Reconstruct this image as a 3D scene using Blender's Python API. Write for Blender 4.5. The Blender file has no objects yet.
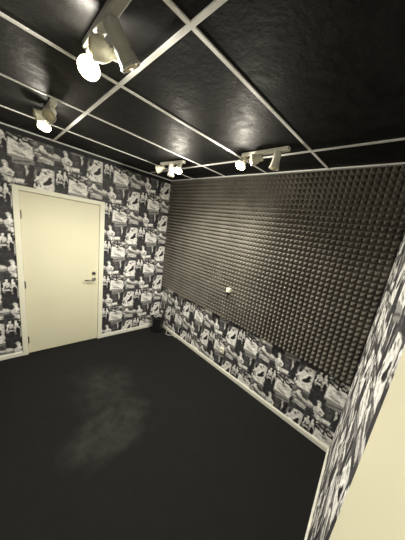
import bpy, bmesh, math, random
import numpy as np
from mathutils import Vector, Matrix
random.seed(5); rng = np.random.default_rng(11)
S = bpy.context.scene
COL = S.collection
H = 2.664; L = 3.263            # room height, length of the foam wall
PI = math.pi

# ------------------------------------------------------------------ materials
def mat(name, col, rough=.6, spec=.5, metal=0., bump=0., bscale=60., var=0., vscale=8., emit=None, estr=0., trans=0.):
    m = bpy.data.materials.new(name); m.use_nodes = True
    N = m.node_tree.nodes; K = m.node_tree.links; b = N['Principled BSDF']
    b.inputs['Base Color'].default_value = (*col, 1); b.inputs['Roughness'].default_value = rough
    b.inputs['Specular IOR Level'].default_value = spec; b.inputs['Metallic'].default_value = metal
    b.inputs['Transmission Weight'].default_value = trans
    tc = N.new('ShaderNodeTexCoord')
    n = N.new('ShaderNodeTexNoise'); n.inputs['Scale'].default_value = vscale; n.inputs['Detail'].default_value = 5
    K.new(tc.outputs['Object'], n.inputs['Vector'])
    r = N.new('ShaderNodeValToRGB'); e = r.color_ramp.elements
    e[0].position = .3; e[1].position = .7
    e[0].color = (*[c*(1-var) for c in col], 1); e[1].color = (*[min(1, c*(1+var)) for c in col], 1)
    K.new(n.outputs['Fac'], r.inputs['Fac']); K.new(r.outputs['Color'], b.inputs['Base Color'])
    if bump:
        n2 = N.new('ShaderNodeTexNoise'); n2.inputs['Scale'].default_value = bscale; n2.inputs['Detail'].default_value = 4
        K.new(tc.outputs['Object'], n2.inputs['Vector'])
        bp = N.new('ShaderNodeBump'); bp.inputs['Strength'].default_value = bump; bp.inputs['Distance'].default_value = .004
        K.new(n2.outputs['Fac'], bp.inputs['Height']); K.new(bp.outputs['Normal'], b.inputs['Normal'])
    if emit:
        b.inputs['Emission Color'].default_value = (*emit, 1); b.inputs['Emission Strength'].default_value = estr
    return m
M = {}
M['cream'] = mat('cream_paint', (.70, .675, .49), .45, .4, var=.02, vscale=2)
M['casing'] = mat('ivory_casing_paint', (.78, .77, .62), .4, .4, var=.02)
M['trim'] = mat('white_trim', (.76, .75, .65), .4, .4, var=.04, vscale=5)
M['grid'] = mat('grid_metal_white', (.90, .90, .86), .4, .4, var=.04)
M['black_paint'] = mat('black_paint', (.012, .012, .013), .7, .3)
M['metal'] = mat('dull_steel', (.22, .21, .19), .35, .5, metal=.9)
M['darkmetal'] = mat('dark_bronze', (.07, .06, .05), .4, .5, metal=.6)
M['fixture'] = mat('fixture_white', (.72, .70, .60), .35, .5, var=.04)
M['fixgrey'] = mat('fixture_shell_grey', (.46, .46, .41), .38, .5, var=.04)
M['glass_off'] = mat('unlit_bulb_glass', (.60, .52, .34), .12, .8, var=.1, vscale=20)
M['rim'] = mat('holder_rim', (.62, .60, .48), .3, .5)
M['bulb'] = mat('lit_bulb_glass', (1, .95, .8), .3, .5, emit=(1, .90, .66), estr=14)
M['foam'] = mat('foam_charcoal', (.130, .121, .102), .95, .15, bump=.25, bscale=220, var=.18, vscale=3)
M['socket'] = mat('socket_plastic', (.80, .77, .62), .3, .5)
M['screw'] = mat('socket_hole_dark', (.05, .05, .045), .6, .3)
M['bin'] = mat('bin_black_plastic', (.012, .012, .013), .38, .5, var=.1)
M['cord'] = mat('pale_cord', (.62, .60, .54), .5, .4)

def ceiling_mat():
    m = mat('ceiling_black_panel', (.020, .020, .020), .46, .16)
    N = m.node_tree.nodes; K = m.node_tree.links; b = N['Principled BSDF']
    tc = N.new('ShaderNodeTexCoord')
    n = N.new('ShaderNodeTexNoise'); n.inputs['Scale'].default_value = 7; n.inputs['Detail'].default_value = 7; n.inputs['Distortion'].default_value = 1.2
    K.new(tc.outputs['Object'], n.inputs['Vector'])
    r = N.new('ShaderNodeMapRange'); r.inputs[3].default_value = .50; r.inputs[4].default_value = .72
    r.inputs[1].default_value = .3; r.inputs[2].default_value = .7
    K.new(n.outputs['Fac'], r.inputs[0]); K.new(r.outputs[0], b.inputs['Roughness'])
    cr = N.new('ShaderNodeValToRGB'); cr.color_ramp.elements[0].position = .35; cr.color_ramp.elements[1].position = .72
    cr.color_ramp.elements[0].color = (.0045, .0045, .0045, 1); cr.color_ramp.elements[1].color = (.014, .014, .0138, 1)
    K.new(n.outputs['Fac'], cr.inputs['Fac']); K.new(cr.outputs['Color'], b.inputs['Base Color'])
    n2 = N.new('ShaderNodeTexNoise'); n2.inputs['Scale'].default_value = 40; n2.inputs['Detail'].default_value = 6
    K.new(tc.outputs['Object'], n2.inputs['Vector'])
    bp = N.new('ShaderNodeBump'); bp.inputs['Strength'].default_value = .38; bp.inputs['Distance'].default_value = .006
    K.new(n2.outputs['Fac'], bp.inputs['Height']); K.new(bp.outputs['Normal'], b.inputs['Normal'])
    return m
M['ceiling'] = ceiling_mat()

def floor_mat():
    # black short-pile carpet with an elongated greyish patch and a broad lighter zone
    m = mat('floor_black_carpet', (.02, .02, .02), .85, .10)
    N = m.node_tree.nodes; K = m.node_tree.links; b = N['Principled BSDF']
    tc = N.new('ShaderNodeTexCoord')
    nz = N.new('ShaderNodeTexNoise'); nz.inputs['Scale'].default_value = 4; nz.inputs['Detail'].default_value = 6
    K.new(tc.outputs['Object'], nz.inputs['Vector'])
    sub = N.new('ShaderNodeVectorMath'); sub.operation = 'SUBTRACT'; sub.inputs[1].default_value = (.5, .5, .5)
    K.new(nz.outputs['Color'], sub.inputs[0])
    scl = N.new('ShaderNodeVectorMath'); scl.operation = 'SCALE'; scl.inputs['Scale'].default_value = .30
    K.new(sub.outputs[0], scl.inputs[0])
    add = N.new('ShaderNodeVectorMath'); K.new(tc.outputs['Object'], add.inputs[0]); K.new(scl.outputs[0], add.inputs[1])
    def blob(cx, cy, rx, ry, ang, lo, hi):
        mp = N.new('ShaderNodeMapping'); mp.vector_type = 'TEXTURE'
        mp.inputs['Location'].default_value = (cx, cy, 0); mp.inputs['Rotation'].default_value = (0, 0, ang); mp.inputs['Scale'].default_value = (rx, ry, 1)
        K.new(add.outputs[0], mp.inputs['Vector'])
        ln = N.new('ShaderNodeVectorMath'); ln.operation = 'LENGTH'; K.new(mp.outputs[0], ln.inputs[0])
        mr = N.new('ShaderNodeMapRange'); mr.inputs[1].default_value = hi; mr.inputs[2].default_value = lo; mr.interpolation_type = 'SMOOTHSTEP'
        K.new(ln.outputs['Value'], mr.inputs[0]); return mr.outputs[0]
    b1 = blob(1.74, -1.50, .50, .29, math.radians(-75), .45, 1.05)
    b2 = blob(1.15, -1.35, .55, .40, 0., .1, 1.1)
    n = N.new('ShaderNodeTexNoise'); n.inputs['Scale'].default_value = 9; n.inputs['Detail'].default_value = 8; n.inputs['Roughness'].default_value = .65
    K.new(tc.outputs['Object'], n.inputs['Vector'])
    nr = N.new('ShaderNodeMapRange'); nr.inputs[1].default_value = .3; nr.inputs[2].default_value = .7; nr.inputs[3].default_value = .15; nr.inputs[4].default_value = 1.1
    K.new(n.outputs['Fac'], nr.inputs[0])
    def mul(a, bb):
        x = N.new('ShaderNodeMath'); x.operation = 'MULTIPLY'
        K.new(a, x.inputs[0])
        if isinstance(bb, float): x.inputs[1].default_value = bb
        else: K.new(bb, x.inputs[1])
        return x.outputs[0]
    def addn(a, bb):
        x = N.new('ShaderNodeMath'); x.operation = 'ADD'; K.new(a, x.inputs[0]); K.new(bb, x.inputs[1]); return x.outputs[0]
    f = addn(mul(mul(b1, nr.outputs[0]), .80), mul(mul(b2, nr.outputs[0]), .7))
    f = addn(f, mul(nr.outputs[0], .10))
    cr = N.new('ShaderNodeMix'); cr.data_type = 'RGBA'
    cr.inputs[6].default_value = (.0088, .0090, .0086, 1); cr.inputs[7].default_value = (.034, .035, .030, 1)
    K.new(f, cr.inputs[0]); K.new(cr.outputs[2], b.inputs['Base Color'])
    n2 = N.new('ShaderNodeTexNoise'); n2.inputs['Scale'].default_value = 260; n2.inputs['Detail'].default_value = 2
    K.new(tc.outputs['Object'], n2.inputs['Vector'])
    bp = N.new('ShaderNodeBump'); bp.inputs['Strength'].default_value = .3; bp.inputs['Distance'].default_value = .003
    K.new(n2.outputs['Fac'], bp.inputs['Height']); K.new(bp.outputs['Normal'], b.inputs['Normal'])
    return m
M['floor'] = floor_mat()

def wallpaper_mat():
    m = bpy.data.materials.new('photo_collage_wallpaper'); m.use_nodes = True
    N = m.node_tree.nodes; K = m.node_tree.links; b = N['Principled BSDF']
    a = N.new('ShaderNodeAttribute'); a.attribute_name = 'print'
    tc = N.new('ShaderNodeTexCoord')
    n = N.new('ShaderNodeTexNoise'); n.inputs['Scale'].default_value = 70; n.inputs['Detail'].default_value = 3
    K.new(tc.outputs['Object'], n.inputs['Vector'])
    mr = N.new('ShaderNodeMapRange'); mr.inputs[1].default_value = .3; mr.inputs[2].default_value = .7
    mr.inputs[3].default_value = .8; mr.inputs[4].default_value = 1.15
    K.new(n.outputs['Fac'], mr.inputs[0])
    mx = N.new('ShaderNodeMix'); mx.data_type = 'RGBA'; mx.blend_type = 'MULTIPLY'; mx.inputs[0].default_value = 1
    K.new(a.outputs['Color'], mx.inputs[6]); K.new(mr.outputs[0], mx.inputs[7])
    K.new(mx.outputs[2], b.inputs['Base Color'])
    b.inputs['Roughness'].default_value = .55; b.inputs['Specular IOR Level'].default_value = .35
    return m
M['paper'] = wallpaper_mat()

# ------------------------------------------------------------------ mesh helpers
def link(name, bm, m, parent=None, smooth=False, bevel=0., seg=2):
    bmesh.ops.recalc_face_normals(bm, faces=bm.faces)
    me = bpy.data.meshes.new(name); bm.to_mesh(me); bm.free()
    o = bpy.data.objects.new(name, me); COL.objects.link(o); me.materials.append(m)
    if smooth:
        for p in me.polygons: p.use_smooth = True
    if bevel:
        md = o.modifiers.new('bevel', 'BEVEL'); md.width = bevel; md.segments = seg; md.limit_method = 'ANGLE'
    if parent: o.parent = parent
    return o
def box(bm, x0, x1, y0, y1, z0, z1, mx=None):
    vs = [bm.verts.new(Vector((x, y, z))) for z in (z0, z1) for y in (y0, y1) for x in (x0, x1)]
    for f in ((0,1,3,2),(4,6,7,5),(0,4,5,1),(2,3,7,6),(0,2,6,4),(1,5,7,3)): bm.faces.new([vs[i] for i in f])
    if mx is not None:
        for v in vs: v.co = mx @ v.co
def lathe(bm, prof, mx=Matrix(), n=28, cap0=True, cap1=True):
    rings = []
    for r, z in prof:
        rings.append([bm.verts.new(mx @ Vector((r*math.cos(2*PI*i/n), r*math.sin(2*PI*i/n), z))) for i in range(n)])
    for a, b in zip(rings, rings[1:]):
        for i in range(n): bm.faces.new((a[i], a[(i+1) % n], b[(i+1) % n], b[i]))
    if cap0: bm.faces.new(rings[0][::-1])
    if cap1: bm.faces.new(rings[-1])
def tube(bm, pts, r, n=10):
    pts = [Vector(p) for p in pts]; rings = []; ref = Vector((.13, .31, .94)).normalized()
    for i, p in enumerate(pts):
        t = (pts[min(i+1, len(pts)-1)] - pts[max(i-1, 0)]).normalized()
        a = t.cross(ref).normalized(); b = t.cross(a)
        rings.append([bm.verts.new(p + (a*math.cos(2*PI*k/n) + b*math.sin(2*PI*k/n))*r) for k in range(n)])
    for a, b in zip(rings, rings[1:]):
        for i in range(n): bm.faces.new((a[i], a[(i+1) % n], b[(i+1) % n], b[i]))
    bm.faces.new(rings[0][::-1]); bm.faces.new(rings[-1])
def aim(loc, d):
    return Matrix.Translation(loc) @ Vector(d).normalized().to_track_quat('Z', 'Y').to_matrix().to_4x4()
def struct(o): o['kind'] = 'structure'; return o
def root(name, label, cat, loc, rz=0, group=None):
    e = bpy.data.objects.new(name, None); COL.objects.link(e); e.location = loc; e.rotation_euler = (0, 0, rz)
    e.empty_display_size = .1; e['label'] = label; e['category'] = cat
    if group: e['group'] = group
    return e

# ------------------------------------------------------------------ wallpaper print: one strip, 0.52 m wide, 0.53 m repeat
PW, PH, NU, NV = .52, .53, 130, 132
uu = (np.arange(NU)+.5)/NU - .22; vv = (np.arange(NV)+.5)/NV
U, V = np.meshgrid(uu, vv)
def nz(k):
    g = rng.random((k, k)); yi = (np.arange(NV)*k/NV); xi = (np.arange(NU)*k/NU)
    y0 = yi.astype(int) % k; x0 = xi.astype(int) % k; fy = (yi % 1)[:, None]; fx = (xi % 1)[None, :]
    y1 = (y0+1) % k; x1 = (x0+1) % k
    return (g[np.ix_(y0, x0)]*(1-fy)*(1-fx) + g[np.ix_(y1, x0)]*fy*(1-fx) + g[np.ix_(y0, x1)]*(1-fy)*fx + g[np.ix_(y1, x1)]*fy*fx)
U0, V0 = U, V
U = U0 + .022*(nz(26)-.5) + .02*(nz(50)-.5); V = V0 + .022*(nz(26)-.5) + .02*(nz(50)-.5)
IM = np.full((NV, NU), .045)
def wrapv(c): return (V - c + .5) % 1.0 - .5
def put(mask, val, a=1.):
    IM[mask] = IM[mask]*(1-a) + val*a
def rect(u0, u1, v0, v1, val, a=1.): put((U >= u0) & (U <= u1) & (np.abs(wrapv((v0+v1)/2)) <= (v1-v0)/2), val, a)
def ell(u, v, ru, rv, val, ang=0., a=1.):
    du = U-u; dv = wrapv(v); c, s = math.cos(math.radians(ang)), math.sin(math.radians(ang))
    x = du*c + dv*s; y = -du*s + dv*c
    put((x/ru)**2 + (y/rv)**2 <= 1, val, a)
def line(u0, v0, u1, v1, w, val, a=1.):
    du = U-u0; dv = wrapv((v0+v1)/2) + (v1-v0)/2
    d = np.array([u1-u0, v1-v0]); l2 = d@d
    t = np.clip((du*d[0]+dv*d[1])/l2, 0, 1)
    put(np.hypot(du-t*d[0], dv-t*d[1]) <= w, val, a)
W_, LG, MG, DG, BK = .74, .50, .24, .09, .025
# dark ground around the seated figure
rect(-.22, .40, -.20, .36, .055)
rect(.10, .58, -.17, -.06, MG); line(.10, -.10, .42, -.155, .012, DG); rect(.10, .30, -.20, -.16, DG)
rect(.36, .44, -.10, .34, .04)
for k in range(5): line(.12, -.03+.035*k, .26, -.045+.035*k, .006, .13)
ell(.31, .03, .018, .11, LG, -4); ell(.315, -.08, .012, .03, MG)
ell(.20, .14, .05, .08, .10)
# seated figure A
ell(0, 0, .030, .042, W_); ell(-.006, -.035, .036, .028, LG); ell(.012, .008, .012, .01, MG)
ell(.0, .09, .048, .06, W_); ell(.03, .15, .10, .075, W_); ell(-.045, .13, .035, .055, LG, 25); ell(.085, .14, .03, .06, W_, -30)
ell(.02, .20, .085, .05, LG); ell(.05, .15, .035, .022, MG); line(-.03, .19, .07, .215, .012, DG)
rect(-.03, .27, .245, .30, LG); rect(.12, .27, .225, .29, W_); line(-.06, .31, .30, .305, .010, MG)
line(.04, .25, .03, .34, .018, W_); line(.085, .25, .10, .33, .013, LG)
# pale band and dark block at the left of the strip
ell(-.17, .10, .08, .045, LG, 8); rect(-.22, -.10, .14, .19, MG); rect(-.22, -.05, .20, .25, DG)
# C : standing pair on black
rect(-.22, .05, .34, .80, BK)
ell(-.125, .40, .022, .028, W_); ell(-.12, .49, .035, .075, LG); line(-.15, .45, -.185, .58, .014, W_); line(-.10, .45, -.06, .56, .012, LG)
ell(-.02, .39, .020, .028, LG); ell(-.025, .47, .022, .09, W_); line(-.03, .50, -.04, .66, .014, LG); line(0, .44, .03, .57, .010, W_)
ell(-.13, .62, .06, .022, LG); ell(-.17, .66, .03, .02, MG); ell(-.03, .70, .02, .022, MG)
rect(-.22, -.16, .30, .42, DG)
# D : bright print with crossing dark strokes over a pale face
rect(.05, .435, .36, .79, W_)
rect(.05, .435, .36, .52, MG)
for (a, b, c, d, w, g) in ((.06,.38,.20,.46,.020,W_),(.22,.50,.42,.40,.022,W_),(.08,.50,.22,.47,.018,W_),(.25,.37,.40,.39,.014,LG),
                           (.07,.40,.42,.53,.020,BK),(.05,.47,.20,.53,.018,BK),(.24,.43,.43,.44,.014,BK),(.20,.36,.23,.60,.018,BK),(.30,.36,.27,.42,.016,BK),(.36,.47,.43,.52,.014,BK),(.33,.42,.42,.50,.010,DG),(.10,.36,.14,.43,.012,BK)):
    line(a, b, c, d, w, g)
ell(.24, .66, .155, .115, LG, -10); ell(.20, .62, .07, .045, W_); ell(.31, .69, .06, .04, W_); line(.12, .72, .30, .75, .014, MG); line(.16, .58, .25, .63, .010, MG)
ell(.26, .58, .05, .03, MG); line(.30, .63, .38, .60, .010, MG); rect(.39, .435, .55, .79, .62)
# below D
rect(.05, .435, .79, .84, MG); rect(-.22, .05, .72, .80, .05)
# B : bright print with a long haired dancer
rect(.44, .78, -.09, .40, .62); rect(.44, .56, -.09, .12, .12); rect(.44, .50, .12, .24, .10); rect(.44, .49, .30, .40, DG)
ell(.47, .30, .05, .06, W_); ell(.63, .33, .09, .07, W_); ell(.52, .10, .06, .06, W_)
ell(.53, .02, .055, .05, DG); ell(.56, .04, .045, .045, W_); ell(.51, .05, .025, .05, BK, 20); ell(.62, .00, .035, .022, BK, 30)
ell(.57, .15, .07, .09, LG); ell(.56, .28, .10, .10, W_); line(.60, .14, .70, .04, .022, W_); line(.60, .24, .72, .09, .030, BK); line(.64, .24, .73, .16, .020, BK)
line(.52, .10, .45, .19, .020, W_); ell(.46, .04, .025, .07, MG); ell(.47, .26, .02, .05, DG); line(.50, .20, .53, .30, .009, DG); line(.60, .30, .66, .37, .012, MG)
ell(.65, .30, .03, .05, .60); rect(.735, .78, -.09, .40, LG); rect(.44, .47, .33, .40, MG); ell(.69, -.05, .03, .02, MG)
# E : reclining figure on grey
rect(.435, .78, .40, .70, .14)
ell(.57, .50, .035, .035, W_); ell(.60, .56, .08, .035, W_, 20); line(.60, .58, .77, .62, .024, LG); line(.52, .56, .47, .60, .014, LG); ell(.70, .52, .05, .06, .08)
line(.55, .46, .62, .45, .010, DG); rect(.435, .50, .42, .50, MG); rect(.66, .76, .42, .455, MG); ell(.50, .65, .06, .018, LG)
# F : pale bedding bands
rect(.50, .78, .68, .80, MG); line(.55, .71, .78, .75, .022, LG); line(.58, .77, .78, .80, .014, LG); rect(.435, .78, .80, .91, .06); rect(.44, .60, .84, .90, DG)
# photographic mottling at two scales
IM = np.where(IM < .30, IM*(.35+2.1*IM), IM)
IM = IM*(.74 + .36*nz(24) + .30*nz(60)) + .16*np.maximum(nz(20)-.66, 0)
IM = np.clip(IM*1.22, .014, .88)

def print_at(s, z, s0, z0):
    """grey of the wallpaper at distance s along the wall and height z; s0,z0 = head of one seated figure"""
    t = (s - s0)/PW + .22; k = np.floor(t); u = t - k
    v = ((z0 + np.where(k % 2 == 0, 0, PH/2)) - z)/PH
    x = u*NU - .5; y = (v % 1.0)*NV - .5
    x0 = np.floor(x).astype(int); y0 = np.floor(y).astype(int); fx = x-x0; fy = y-y0
    xa = np.clip(x0, 0, NU-1); xb = np.clip(x0+1, 0, NU-1); ya = y0 % NV; yb = (y0+1) % NV
    return IM[ya, xa]*(1-fx)*(1-fy) + IM[ya, xb]*fx*(1-fy) + IM[yb, xa]*(1-fx)*fy + IM[yb, xb]*fx*fy

def paper_wall(name, origin, direc, slen, s0, z0, z_black=None, hole=None, thick=.10, out=(0, 0)):
    """papered wall: fine printed grid on the room side, plain box behind"""
    step = .0075; ns = int(slen/step)+1; nz_ = int(H/step)+1
    s = np.linspace(0, slen, ns); z = np.linspace(0, H, nz_)
    SS, ZZ = np.meshgrid(s, z)
    g = print_at(SS, ZZ, s0, z0)
    if z_black is not None: g = np.where(ZZ > z_black, .012, g)
    P = np.zeros((nz_, ns, 3)); P[..., 0] = origin[0] + SS*direc[0]; P[..., 1] = origin[1] + SS*direc[1]; P[..., 2] = ZZ
    co = P.reshape(-1, 3); idx = np.arange(nz_*ns).reshape(nz_, ns)
    keep = np.ones((nz_-1, ns-1), bool)
    if hole:
        cs = (s[:-1]+s[1:])/2; cz = (z[:-1]+z[1:])/2
        keep &= ~((cs[None, :] > hole[0]) & (cs[None, :] < hole[1]) & (cz[:, None] < hole[2]))
    q = np.stack([idx[:-1, :-1], idx[:-1, 1:], idx[1:, 1:], idx[1:, :-1]], -1)[keep]
    # structural back of the wall (so that it is a solid, not a sheet)
    segs = [(0, slen, 0, H)] if not hole else [(0, hole[0], 0, H), (hole[1], slen, 0, H), (hole[0], hole[1], hole[2], H)]
    extra_v = []; extra_f = []; n0 = len(co)
    for a, b, c, d in segs:
        base = n0 + len(extra_v)
        for off in (.0015, thick):
            for (ss, zz) in ((a, c), (b, c), (b, d), (a, d)):
                extra_v.append((origin[0]+ss*direc[0]+out[0]*off, origin[1]+ss*direc[1]+out[1]*off, zz))
        for f in ((0,1,2,3),(4,7,6,5),(0,4,5,1),(1,5,6,2),(2,6,7,3),(3,7,4,0)): extra_f.append([base+i for i in f])
    verts = np.vstack([co, np.array(extra_v)])
    me = bpy.data.meshes.new(name); me.from_pydata(verts.tolist(), [], q.tolist()+extra_f); me.update()
    at = me.color_attributes.new('print', 'FLOAT_COLOR', 'POINT')
    c = np.ones((len(verts), 4)); gg = np.concatenate([g.reshape(-1), np.full(len(extra_v), .4)])
    c[:, 0] = gg*1.0; c[:, 1] = gg*.985; c[:, 2] = gg*.93
    dk = gg < .09; c[dk, 0] = gg[dk]*.98; c[dk, 1] = gg[dk]*.96; c[dk, 2] = gg[dk]*1.04
    at.data.foreach_set('color', c.reshape(-1))
    me.materials.append(M['paper'])
    o = bpy.data.objects.new(name, me); COL.objects.link(o); return struct(o)

YB = -3.25                                    # wall behind the photographer
RD = Vector((.13074, -.99142)).normalized()   # right wall leans out a little in plan
rn = Vector((-RD.y, RD.x))                    # outward normal of the right wall
if rn.x < 0: rn = -rn
RL = (-YB)/-RD.y
paper_wall('wall_left', (0, YB), (0, 1), -YB, -.96-YB, 2.289, z_black=2.60, hole=(-1.925-YB, -1.09-YB, 2.075), out=(-1, 0))
paper_wall('wall_back', (0, 0), (1, 0), L, 2.545, .70+.53*3, out=(0, 1))
paper_wall('wall_right', (L, 0), tuple(RD), RL, .44, 1.95, out=tuple(rn))
xr = L + RD.x*RL
paper_wall('wall_front', (0, YB), (1, 0), xr, .2, 2.2, out=(0, -1))

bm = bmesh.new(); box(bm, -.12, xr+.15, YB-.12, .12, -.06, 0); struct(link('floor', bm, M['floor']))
bm = bmesh.new(); box(bm, -.12, xr+.15, YB-.12, .12, H, H+.06); struct(link('ceiling', bm, M['ceiling']))

# ceiling grid of slim white T-bars + wall angle (one trim object per bar)
nt = [0]
def trim(bm, m, bevel=0.):
    nt[0] += 1; return struct(link('trim_%d' % nt[0], bm, m, bevel=bevel))
TB = .0098
for x in (.606, 1.281, 1.921, 2.579):
    bm = bmesh.new(); box(bm, x-TB, x+TB, YB+.01, -.038, H-.006, H); trim(bm, M['grid'])
for y in (-.4346, -1.596, -2.757):
    bm = bmesh.new(); box(bm, .012, L-.01+(-y)*.1319, y-TB, y+TB, H-.0065, H); trim(bm, M['grid'])
bm = bmesh.new(); box(bm, 0, .018, YB, 0, H-.012, H); trim(bm, M['grid'])
bm = bmesh.new(); box(bm, 0, L, -.040, 0, H-.010, H); trim(bm, M['grid'])
mr = Matrix.Translation((L, 0, 0)) @ Matrix(((rn.x*-1, RD.x, 0, 0), (rn.y*-1, RD.y, 0, 0), (0, 0, 1, 0), (0, 0, 0, 1)))   # local x: into room, y: along wall
bm = bmesh.new(); box(bm, 0, .018, 0, RL, H-.012, H, mr); trim(bm, M['grid'])
bm = bmesh.new(); box(bm, 0, xr, YB, YB+.018, H-.012, H); trim(bm, M['grid'])

# baseboards: stepped profile
def baseboard(name, a, b, d, m=Matrix()):
    bm = bmesh.new(); box(bm, 0, .014, a, b, 0, .050, m); box(bm, 0, .009, a, b, .050, .062, m)
    return struct(link(name, bm, M['trim'], bevel=.002, seg=1))
baseboard('baseboard_left', -1.044, 0, 0)
o = baseboard('baseboard_left', YB, -1.966, 0)
mb = Matrix(((0, 1, 0, 0), (-1, 0, 0, 0), (0, 0, 1, 0), (0, 0, 0, 1)))
baseboard('baseboard_back', .0, L, 0, mb)
baseboard('baseboard_right', 0, 1.43, 0, mr)
mf = Matrix.Translation((0, YB, 0)) @ Matrix(((0, 1, 0, 0), (1, 0, 0, 0), (0, 0, 1, 0), (0, 0, 0, 1)))
baseboard('baseboard_front', 0, xr, 0, mf)

# ------------------------------------------------------------------ door_1 in the left wall
y0, y1 = -1.9125, -1.103          # leaf
d = bpy.data.objects.new('door_1', None); COL.objects.link(d); d.location = (0, (y0+y1)/2, 0); d['kind'] = 'structure'
def rel(bm):
    for v in bm.verts: v.co.y -= (y0+y1)/2
bm = bmesh.new(); box(bm, -.045, .000, y0+.002, y1-.002, .012, 2.045); rel(bm); link('leaf', bm, M['cream'], d, bevel=.002)
bm = bmesh.new()
box(bm, -.002, .016, -1.966, y0+.0, 0, 2.10); box(bm, -.002, .016, y1, -1.044, 0, 2.10); box(bm, -.002, .016, y0, y1, 2.050, 2.10)
box(bm, -.09, -.002, -1.93, y0-.001, 0, 2.08); box(bm, -.09, -.002, y1+.001, -1.085, 0, 2.08); box(bm, -.09, -.002, -1.93, -1.085, 2.049, 2.08)
box(bm, -.09, -.06, y0, y1, 0, 2.05)
rel(bm); link('casing', bm, M['casing'], d, bevel=.003)
for z in (1.79, .953, .204):
    bm = bmesh.new(); lathe(bm, [(.003, -.055), (.0065, -.052), (.0065, .052), (.003, .055)], Matrix.Translation((.006, y0-.002, z)), 12)
    box(bm, 0, .0025, y0-.018, y0+.014, z-.045, z+.045); rel(bm); link('hinge', bm, M['metal'], d)
bm = bmesh.new(); lathe(bm, [(.026, 0), (.026, .006), (.022, .009), (.009, .010), (.009, .040)], aim((0, -1.165, .993), (1, 0, 0)))
tube(bm, [(.040, -1.160, .993), (.045, -1.168, .993), (.046, -1.19, .992), (.044, -1.23, .990), (.042, -1.285, .988)], .0085); rel(bm)
link('handle', bm, M['metal'], d, smooth=True)
bm = bmesh.new(); lathe(bm, [(.025, 0), (.025, .007), (.021, .011), (.010, .012), (.010, .018)], aim((0, -1.166, 1.080), (1, 0, 0)))
box(bm, .018, .024, -1.170, -1.162, 1.066, 1.094); rel(bm); link('lock', bm, M['metal'], d)

# door_2: plain cream leaf lying against the right wall beside the camera
bm = bmesh.new(); box(bm, .0, .016, 1.515, RL-.6, .012, 2.08, mr)
struct(link('door_2', bm, M['cream'], bevel=.002))

# ------------------------------------------------------------------ pyramid acoustic foam
def foam():
    p = .05; nx = int(round((L-.006)/p)); nzr = 37; zt = H-.012; zb = zt - nzr*p
    px = (L-.006)/nx; base, tip = .010, .053
    V_, F_ = [], []
    def gv(i, j): return j*(nx+1)+i
    for j in range(nzr+1):
        for i in range(nx+1):
            V_.append((.003+i*px, -base + random.uniform(-.0008, .0008), zb+j*p))
    for j in range(nzr):
        for i in range(nx):
            cx = .003+(i+.5)*px + random.uniform(-.001, .001); cz = zb+(j+.5)*p + random.uniform(-.001, .001)
            b0 = len(V_)
            yt = -tip + random.uniform(-.0015, .0015)
            # slightly convex flanks: a mid ring and a small blunt tip
            for fr, yy in ((.27, -base-(tip-base)*.56), (.07, yt)):
                for sx, sz in ((-1, -1), (1, -1), (1, 1), (-1, 1)): V_.append((cx+sx*fr*p, yy, cz+sz*fr*p))
            c = [gv(i, j), gv(i+1, j), gv(i+1, j+1), gv(i, j+1)]
            for k in range(4):
                k2 = (k+1) % 4
                F_.append((c[k], c[k2], b0+k2, b0+k)); F_.append((b0+k, b0+k2, b0+4+k2, b0+4+k))
            F_.append((b0+4, b0+5, b0+6, b0+7))
    # border and back
    nb = len(V_)
    x0, x1, z0, z1 = .003, .003+nx*px, zb, zb+nzr*p
    V_ += [(x0, -.002, z0), (x1, -.002, z0), (x1, -.002, z1), (x0, -.002, z1)]
    F_.append((nb+3, nb+2, nb+1, nb))
    F_.append([gv(i, 0) for i in range(nx, -1, -1)]+[nb, nb+1]); F_.append([gv(i, nzr) for i in range(nx+1)]+[nb+2, nb+3])
    F_.append([gv(0, j) for j in range(nzr+1)]+[nb+3, nb]); F_.append([gv(nx, j) for j in range(nzr, -1, -1)]+[nb+1, nb+2])
    me = bpy.data.meshes.new('acoustic_foam'); me.from_pydata(V_, [], F_); me.materials.append(M['foam'])
    o = bpy.data.objects.new('acoustic_foam', me); COL.objects.link(o)
    o['label'] = 'charcoal pyramid acoustic foam covering the back wall above the wallpaper strip'; o['category'] = 'acoustic foam'
foam()

# ------------------------------------------------------------------ wall sockets
def socket(x, z, y, w, label):
    r = root('wall_socket', label, 'socket', (x, y, z), 0, 'wall sockets')
    bm = bmesh.new(); box(bm, -w/2, w/2, -.012, .0, -w/2, w/2); link('plate', bm, M['socket'], r, bevel=.004, seg=3)
    bm = bmesh.new(); lathe(bm, [(w*.34, 0), (w*.36, .006), (w*.32, .007), (w*.29, .002)], aim((0, -.011, 0), (0, -1, 0)), 28); link('socket_ring', bm, M['socket'], r)
    for s in (-1, 1):
        bm = bmesh.new(); lathe(bm, [(w*.045, 0), (w*.045, .0015)], aim((s*w*.12, -.0135, 0), (0, -1, 0)), 10); link('pin_hole', bm, M['screw'], r)
socket(1.70, .325, -.0005, .080, 'cream wall socket in the printed wallpaper below the foam')
socket(1.675, 1.23, -.062, .058, 'small white wall socket set in the middle of the pyramid foam')
bm = bmesh.new(); box(bm, 1.650, 1.700, -.062, -.010, 1.205, 1.255)
o = link('mounting_box', bm, M['socket']); o.parent = bpy.data.objects['wall_socket.001']; o.matrix_parent_inverse = Matrix.Translation((-1.675, .062, -1.23))

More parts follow.
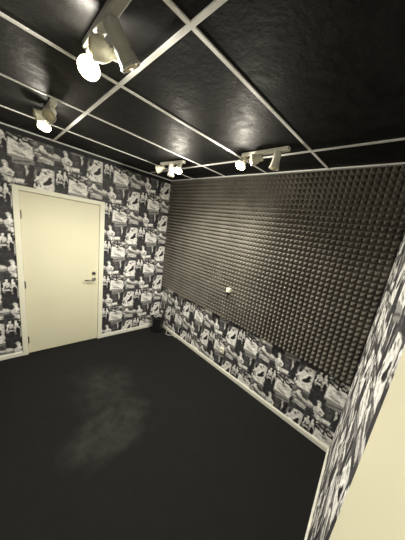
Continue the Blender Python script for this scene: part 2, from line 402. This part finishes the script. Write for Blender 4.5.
# ------------------------------------------------------------------ waste bin with cord
bx, by = .215, -.175
r = root('waste_bin', 'black plastic waste bin standing in the far corner', 'bin', (bx, by, 0))
bm = bmesh.new(); lathe(bm, [(.082, 0), (.088, .004), (.114, .27), (.120, .275), (.120, .285), (.113, .285), (.098, .268), (.080, .012)], Matrix(), 36, True, True)
link('body', bm, M['bin'], r, smooth=False)
bm = bmesh.new()
pr = []
for i in range(61):
    a = 2*PI*i/60; pr.append((.116*math.cos(a), .116*math.sin(a), .288+.005*math.sin(7*a)))
tube(bm, pr, .0045, 6); link('liner', bm, M['bin'], r)
o = bpy.data.objects
bm = bmesh.new()
pts = []
for i in range(90):
    t = i/89; a = t*2*PI*2.2 - 1.2
    rr = .062 + .020*math.sin(3*a)
    pts.append((bx+.02+rr*math.cos(a)*.9, by-.02+rr*math.sin(a)*.9, .325+.022*math.sin(a*1.5+.6)+.012*t))
tube(bm, pts, .0030, 6)
c = link('cord', bm, M['cord'], smooth=True); c['label'] = 'thin pale cord looped over the top of the black bin'; c['category'] = 'cord'
bm = bmesh.new()
tube(bm, [(.30, -.017, .10), (.315, -.024, .07), (.33, -.03, .035), (.35, -.05, .008), (.38, -.085, .0045), (.43, -.10, .0045), (.47, -.08, .0045), (.49, -.04, .0045), (.52, -.024, .0045), (.60, -.022, .0045)], .004, 6)
c = link('cord', bm, M['cord'], smooth=True); c['label'] = 'pale cord trailing on the floor along the skirting right of the bin'; c['category'] = 'cord'

# ------------------------------------------------------------------ ceiling spotlights
def head(parent, kind, piv, d, mount, lit=False):
    """kind: 'tube' long cylindrical shell, 'cup' open holder with a reflector bulb. piv/mount in fixture space"""
    d = Vector(d).normalized(); m = aim(piv, d)
    bm = bmesh.new()
    if kind == 'tube':
        prof = [(.018, -.062), (.028, -.058), (.031, -.045), (.031, .025), (.034, .034), (.038, .060), (.041, .062), (.041, .070), (.037, .070), (.033, .040)]
        lathe(bm, prof, m, 32, True, False); mm = M['fixgrey'] if parent.get('big') else M['fixture']
    else:
        prof = [(.012, -.060), (.018, -.057), (.019, -.030), (.028, -.020), (.037, -.004), (.041, .014), (.042, .030), (.0445, .032), (.0445, .042), (.040, .042), (.034, .018)]
        lathe(bm, prof, m, 32, True, False); mm = M['rim']
    h = link('lamp_head', bm, mm, parent, smooth=False)
    bv = h.modifiers.new('bevel', 'BEVEL'); bv.width = .0015; bv.segments = 2; bv.limit_method = 'ANGLE'
    zf = .062 if kind == 'tube' else .040; rf = .034 if kind == 'tube' else .030
    bm = bmesh.new()
    lathe(bm, [(.012, zf-.045), (rf*.75, zf-.018), (rf, zf-.002), (rf*.97, zf+.003), (rf*.75, zf+.0085), (rf*.4, zf+.0115), (.001, zf+.0125)], m, 28)
    b = link('bulb', bm, M['bulb'] if lit else M['glass_off'], h, smooth=True)
    if lit: b['label'] = 'glowing reflector bulb'
    # swivel stem and hinge knuckle
    bm = bmesh.new()
    tail = Vector(piv) - d*.02
    tube(bm, [mount, Vector(mount)+Vector((0, 0, -.022)), tail], .0075, 12)
    lathe(bm, [(.013, -.012), (.015, -.010), (.015, .010), (.013, .012)], aim(Vector(mount)+Vector((0, 0, -.014)), (0, 1, 0)), 18)
    link('swivel_stem', bm, mm, h)
    return h, m @ Vector((0, 0, zf+.05))
POINTK = .38; SPOTK = 3.8
def fixture(x0, x1, y, label, heads, big=False, rz=0., energy=10, aimd=None):
    cx = (x0+x1)/2; r = root('ceiling_spotlight', label, 'spotlight', (cx, y, H-.007), rz, 'three-lamp ceiling spotlights')
    r['big'] = big
    hw = (x1-x0)/2
    bm = bmesh.new(); box(bm, -hw, hw, -.020, .020, -.030, 0)
    link('base_bar', bm, M['fixgrey'] if big else M['fixture'], r, bevel=.006, seg=3)
    for sx in (-.72, .72):
        bm = bmesh.new(); lathe(bm, [(.006, -.0325), (.006, -.029)], Matrix.Translation((sx*hw, 0, 0)), 12); link('screw', bm, M['darkmetal'], r)
    for (kind, mx_, piv, d, lit) in heads:
        h, lp = head(r, kind, Vector(piv), d, (mx_, 0, -.030), lit)
        if lit:
            ld = bpy.data.lights.new('bulb_light', 'POINT'); ld.energy = energy*POINTK; ld.color = (1, .93, .79); ld.shadow_soft_size = .03
            lo = bpy.data.objects.new('bulb_light', ld); COL.objects.link(lo); lo.parent = h; lo.location = lp
            # the reflector throws most of the light forward in a very wide soft cone
            ld = bpy.data.lights.new('reflector_beam', 'SPOT'); ld.energy = energy*SPOTK; ld.color = (1, .945, .845)
            ld.shadow_soft_size = .03; ld.spot_size = math.radians(172); ld.spot_blend = .9
            lo = bpy.data.objects.new('reflector_beam', ld); COL.objects.link(lo); lo.parent = h
            lo.matrix_local = Matrix.Translation(lp) @ Vector(aimd or d).to_track_quat('-Z', 'Y').to_matrix().to_4x4()
    del r['big']
    return r
# near left of the picture, close to the camera
fixture(2.10, 2.62, -1.80, 'large three-lamp ceiling spotlight nearest the camera, grey shell hanging down', [
    ('tube', .03, (.02, .036, -.082), (.05, .62, -.78), False),
    ('cup', -.09, (-.085, .012, -.082), (-.30, -.90, -.10), False),
    ('cup', -.23, (-.280, .012, -.070), (.80, -.20, -.56), True)], big=True, energy=8.5)
fixture(.84, 1.28, -1.79, 'three-lamp ceiling spotlight beyond the nearest one, above the door', [
    ('tube', .15, (.15, -.01, -.075), (.80, -.25, -.55), False),
    ('cup', .0, (-.02, -.035, -.070), (-.1, -.95, -.25), False),
    ('cup', -.16, (-.14, -.005, -.080), (.50, -.10, -.85), True)], energy=14, aimd=(.25, .12, -.95))
fixture(.80, 1.22, -.66, 'smallest looking three-lamp ceiling spotlight near the far corner', [
    ('cup', -.17, (-.185, -.03, -.080), (-.75, -.6, -.35), False),
    ('tube', -.01, (-.01, 0, -.085), (.1, -.05, -1), False),
    ('cup', .15, (.15, -.02, -.085), (.35, -.45, -.80), True)], rz=.10, energy=20, aimd=(.25, -.1, -.93))
fixture(2.01, 2.47, -.575, 'three-lamp ceiling spotlight in front of the foam wall, middle of the picture', [
    ('cup', -.20, (-.205, -.02, -.080), (.10, -.55, -.80), True),
    ('cup', -.04, (-.055, -.02, -.070), (-.65, -.65, -.25), False),
    ('tube', .13, (.13, 0, -.080), (-.05, -.05, -1), False)], energy=22, aimd=(-.2, -.15, -.95))

# faint fill from the world so deep shade is not pure black
w = bpy.data.worlds.new('World'); S.world = w; w.use_nodes = True
w.node_tree.nodes['Background'].inputs[0].default_value = (.02, .02, .022, 1)

# ------------------------------------------------------------------ camera
cam = bpy.data.cameras.new('camera'); co = bpy.data.objects.new('camera', cam); COL.objects.link(co); S.camera = co
R = ((0.7184738649323267, -0.27119470448791033, 0.6405066257788143), (0.6773788053920273, 0.0636766922433123, -0.7328732720391915), (0.1579660071487438, 0.9604159052834744, 0.22945158413710764))
co.matrix_world = Matrix.Translation((3.41937, -2.13517, 1.95064)) @ Matrix(R).to_4x4()
cam.sensor_fit = 'VERTICAL'; cam.sensor_height = 24; cam.lens = 210.8/540*24
cam.shift_x = -23.03/540; cam.shift_y = 13.66/540; cam.clip_start = .01
S.view_settings.view_transform = 'Standard'; S.view_settings.look = 'None'
S.view_settings.gamma = 1; S.view_settings.use_curve_mapping = False
S.view_settings.exposure = 0.66
